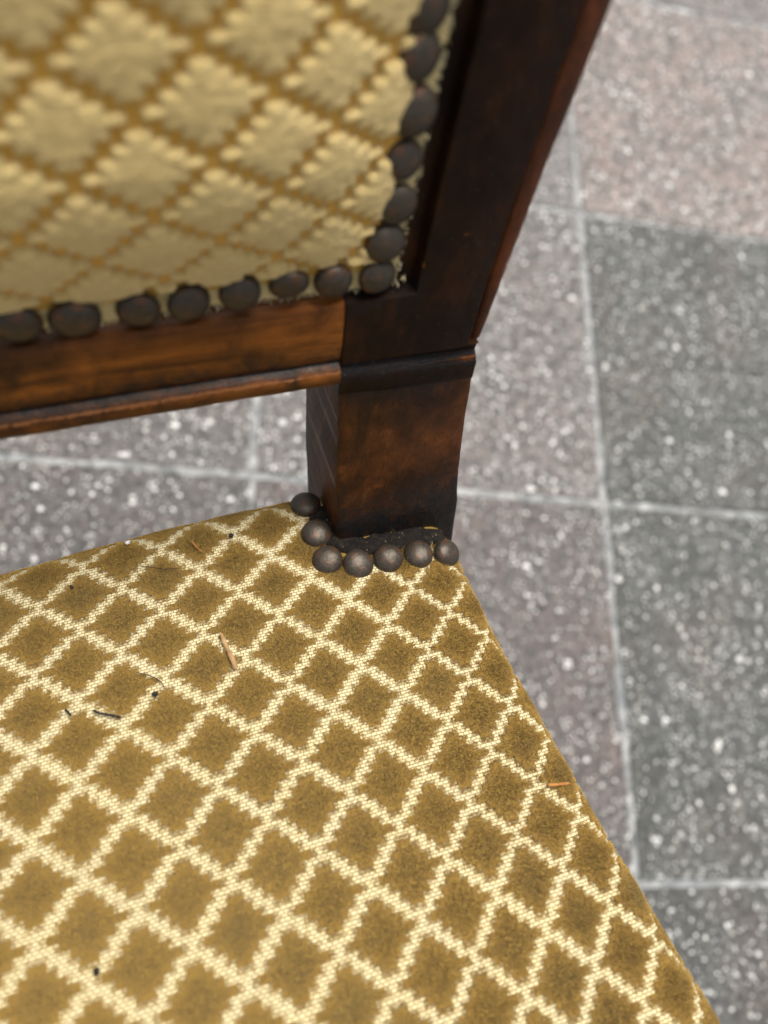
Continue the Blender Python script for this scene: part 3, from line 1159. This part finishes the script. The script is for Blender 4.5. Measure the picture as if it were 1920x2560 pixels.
n = 900
xx = rng.uniform(-100, 16, n)
hh = EDGE_B + rng.uniform(-0.8, 2.5, n)
P1 = back_surf(xx, hh)
D1 = np.tile(-BU * .8 + BN * .35, (n, 1))
n2 = 700
h2 = rng.uniform(114, 200, n2)
x2 = np.interp(h2, [108, 187, TOPH], [11.8, 17.0, 29]) + rng.uniform(-2.5, 0.6, n2)
P2 = back_surf(x2, h2)
D2 = np.tile(BX * .8 + BN * .35, (n2, 1))
threads('frayed_edge', np.concatenate([P1, P2]), np.concatenate([D1, D2]), 1.1, 0.28, M_FRAY, back, 5)
# black, dirty strip packed between the stile and the nailed cloth
gp = np.array([seat_hit(*p) for p in ((795, 1275), (812, 1318), (832, 1352), (880, 1366), (930, 1366), (990, 1354), (1050, 1344), (1108, 1345))])
rings = []
for tq in np.linspace(0, len(gp) - 1, 60):
    k0 = min(int(tq), len(gp) - 2)
    c2 = gp[k0] + (gp[k0 + 1] - gp[k0]) * (tq - k0)
    d2 = gp[k0 + 1] - gp[k0]
    d2 /= np.linalg.norm(d2)
    n2_ = np.array([-d2[1], d2[0]])
    rg = []
    for a in np.linspace(0, 2 * math.pi, 13)[:-1]:
        jj = 1 + 0.5 * noise.noise((tq * 2.1, a * 1.3, 0.7)) + 0.2 * noise.noise((tq * 6, a * 3, 4.7))
        q2 = c2 + n2_ * 4.6 * jj * math.cos(a)
        p_, nn_ = seat_frame(np.array(q2[0]), np.array(q2[1]))
        rg.append(p_ + nn_ * (0.8 + 1.1 * jj * math.sin(a)))
    rings.append(np.array(rg))
t = NT('black dirty felt')
nf_ = t.noise(t.obj(), 420, 6, 0.8)
M_FELT = t.out(t.ramp(nf_, [(0.35, (0.006, 0.005, 0.005)), (0.56, (0.020, 0.016, 0.013)), (0.72, (0.085, 0.055, 0.032))]), 0.85, t.bump(nf_, 1.0, 0.0015), spec=0.2)
link('packing_strip', loft('packing_strip', rings, smooth=180), M_FELT, seat, label='black dirty packing strip round the foot of the stile')
# round the foot of the stile
n = 110
f0 = np.array([seat_hit(*p) for p in ((800, 1262), (815, 1320), (836, 1362), (900, 1362), (980, 1352), (1060, 1342), (1120, 1345))])
tt = rng.uniform(0, len(f0) - 1.001, n)
k = tt.astype(int)
ff = f0[k] + (f0[k + 1] - f0[k]) * (tt - k)[:, None] + rng.normal(0, 1.6, (n, 2)) + np.array([0, -2.0])
P3, N3 = seat_frame(ff[:, 0], ff[:, 1])
threads('frayed_edge', P3, N3 + np.array([0.1, .5, 0]), 2.2, 0.26, M_FRAY, seat, 6)


# ------------------------------------------------------------------ seat frame and front legs (below the cloth, out of the photograph)
def beam(name, a, b, w_, h_, mat):
    a, b = np.array(a, float), np.array(b, float)
    d = b - a
    L = np.linalg.norm(d)
    d /= L
    s_ = np.cross(d, [0, 0, 1])
    s_ /= np.linalg.norm(s_)
    rings = []
    for q in np.linspace(0, 1, 6):
        c0 = a + d * L * q
        rings.append(np.array([c0 - s_ * w_ / 2, c0 + s_ * w_ / 2, c0 + s_ * w_ / 2 - [0, 0, h_], c0 - s_ * w_ / 2 - [0, 0, h_]]))
    link(name, loft(name, rings, smooth=30), mat, root)


def seat_pt(x, y, dz):
    p = seat_surf(x, y)
    return p - [0, 0, dz]


rr_ = float(right_edge(REAR - 30)) - 14
rf_ = float(right_edge(FRONT + 20)) - 14
cr = {'rr': seat_pt(rr_, 60, 42), 'rf': seat_pt(rf_, FRONT + 20, 42), 'lf': seat_pt(2 * CX - rf_, FRONT + 20, 42), 'lr': seat_pt(2 * CX - rr_, 60, 42)}
beam('seat_rail', cr['rr'], cr['rf'], 20, 46, M_FOOT)
beam('seat_rail', cr['lr'], cr['lf'], 20, 46, M_FOOT)
beam('seat_rail', cr['rf'], cr['lf'], 20, 46, M_FOOT)
beam('seat_rail', cr['rr'] + [0, 10, 0], cr['lr'] + [0, 10, 0], 20, 46, M_FOOT)
for key in ('rf', 'lf'):
    p0 = cr[key]
    rings = []
    for q in np.linspace(0, 1, 12):
        z = p0[2] - 4 + (-H / MM - p0[2] + 4) * q
        w_ = 21 - 9 * q
        rings.append(np.array([(p0[0] + sx * w_, p0[1] + sy * w_, z) for sx, sy in ((-1, -1), (1, -1), (1, 1), (-1, 1))]))
    link('leg', loft('leg', rings, smooth=30), M_FOOT, root)


# ------------------------------------------------------------------ litter lying on the seat
def simple_mat(name, c1, c2):
    t = NT(name)
    n_ = t.noise(t.mapping(t.obj(), (300, 300, 300)), 1.0, 4, 0.6)
    return t.out(t.ramp(n_, [(0.3, c1), (0.7, c2)]), 0.7, t.bump(n_, 0.4, 0.0003), spec=0.3)


M_STRAW = simple_mat('dry straw', (0.24, 0.13, 0.05), (0.46, 0.30, 0.14))
M_SPLINT = simple_mat('orange wood splinter', (0.28, 0.10, 0.022), (0.46, 0.22, 0.06))
M_BLACK = simple_mat('black thread', (0.010, 0.008, 0.007), (0.03, 0.022, 0.018))
M_CRUMB = simple_mat('white crumb', (0.75, 0.75, 0.73), (0.85, 0.85, 0.82))


def strand(name, pix, r0, mat, label, cat, up=2.3):
    P = []
    for p_ in pix:
        f0 = seat_hit(*p_)
        p, n_ = seat_frame(np.array(f0[0]), np.array(f0[1]))
        P.append(p + n_ * up)
    P = np.array(P)
    m_ = 3 * len(P)
    tq = np.linspace(0, len(P) - 1, m_)
    C_ = np.stack([np.interp(tq, range(len(P)), P[:, a]) for a in range(3)], -1)
    rings = []
    for a in range(m_):
        d = C_[min(a + 1, m_ - 1)] - C_[max(a - 1, 0)]
        d /= np.linalg.norm(d) + 1e-9
        s_ = np.cross(d, [0, 0, 1])
        s_ /= np.linalg.norm(s_) + 1e-9
        v_ = np.cross(s_, d)
        rr = r0 * (0.75 + 0.45 * rn.random()) * (0.45 if a in (0, m_ - 1) else 1)
        rings.append(np.array([C_[a] + s_ * rr * math.cos(t_) + v_ * rr * .7 * math.sin(t_) for t_ in np.linspace(0, 2 * math.pi, 7)[:-1]]))
    me = loft(name, rings, smooth=60)
    o = link(name, me, mat, None, label, cat)
    return o


strand('straw_fragment', [(552, 1590), (562, 1612), (574, 1638), (584, 1660), (592, 1680)], 0.75, M_STRAW, 'longest tan straw fragment lying on the gold velvet seat', 'straw')
strand('wood_splinter', [(1362, 1967), (1388, 1966), (1414, 1964)], 0.5, M_SPLINT, 'orange wood splinter beside the outer edge of the seat', 'splinter')
strand('wood_splinter', [(481, 1363), (490, 1373), (500, 1384), (508, 1388)], 0.32, M_SPLINT, 'small orange wood splinter near the rear edge of the seat', 'splinter')
strand('black_thread', [(237, 1782), (252, 1789), (270, 1792), (290, 1796), (308, 1800)], 0.40, M_BLACK, 'straight black thread lying on a pale line of the seat', 'thread')
strand('black_thread', [(168, 1780), (176, 1787), (183, 1795)], 0.40, M_BLACK, 'very short black thread beside the straight black thread', 'thread')
strand('hair_strand', [(345, 1688), (368, 1693), (392, 1702), (408, 1714), (416, 1730)], 0.16, M_BLACK, 'thin curved dark hair lying on the seat', 'hair')
strand('hair_strand', [(350, 1424), (385, 1428), (415, 1432), (450, 1430)], 0.13, M_BLACK, 'thin straight dark hair near the rear edge of the seat', 'hair')


def speck(name, px, py, r, mat, label, cat, up=1.9):
    f0 = seat_hit(px, py)
    p, n_ = seat_frame(np.array(f0[0]), np.array(f0[1]))
    c0 = p + n_ * (up + r * 0.5)
    bm = bmesh.new()
    bmesh.ops.create_icosphere(bm, subdivisions=2, radius=r)
    for v in bm.verts:
        q = v.co.copy()
        v.co *= 0.85 + 0.6 * noise.noise(q * (1.2 / r) + Vector((px, py, 0)))
        v.co.z *= 0.6
        v.co.x *= 1.2
        v.co.y *= 0.95
        v.co *= MM
    me = bpy.data.meshes.new(name)
    bm.to_mesh(me)
    bm.free()
    for p_ in me.polygons:
        p_.use_smooth = True
    o = link(name, me, mat, None, label, cat)
    o.location = Vector(W(c0))
    o.rotation_euler = (0.3, 0.2, rn.random() * 6)
    return o


speck('seed', 579, 1348, 1.0, M_BLACK, 'dark seed on the rear of the seat between straw splinter and nails', 'seed')
speck('seed', 391, 1742, 1.0, M_BLACK, 'dark seed beside the curved hair on the seat', 'seed')
speck('seed', 243, 2428, 1.15, M_BLACK, 'round black seed alone on a pale line of the seat', 'seed', 0.5)
speck('seed', 183, 1476, 0.65, M_BLACK, 'tiny dark seed on a velvet diamond near the rear edge', 'seed')
speck('crumb', 323, 1367, 0.9, M_CRUMB, 'white crumb at the rear edge of the seat', 'crumb')
bpy.context.view_layer.update()
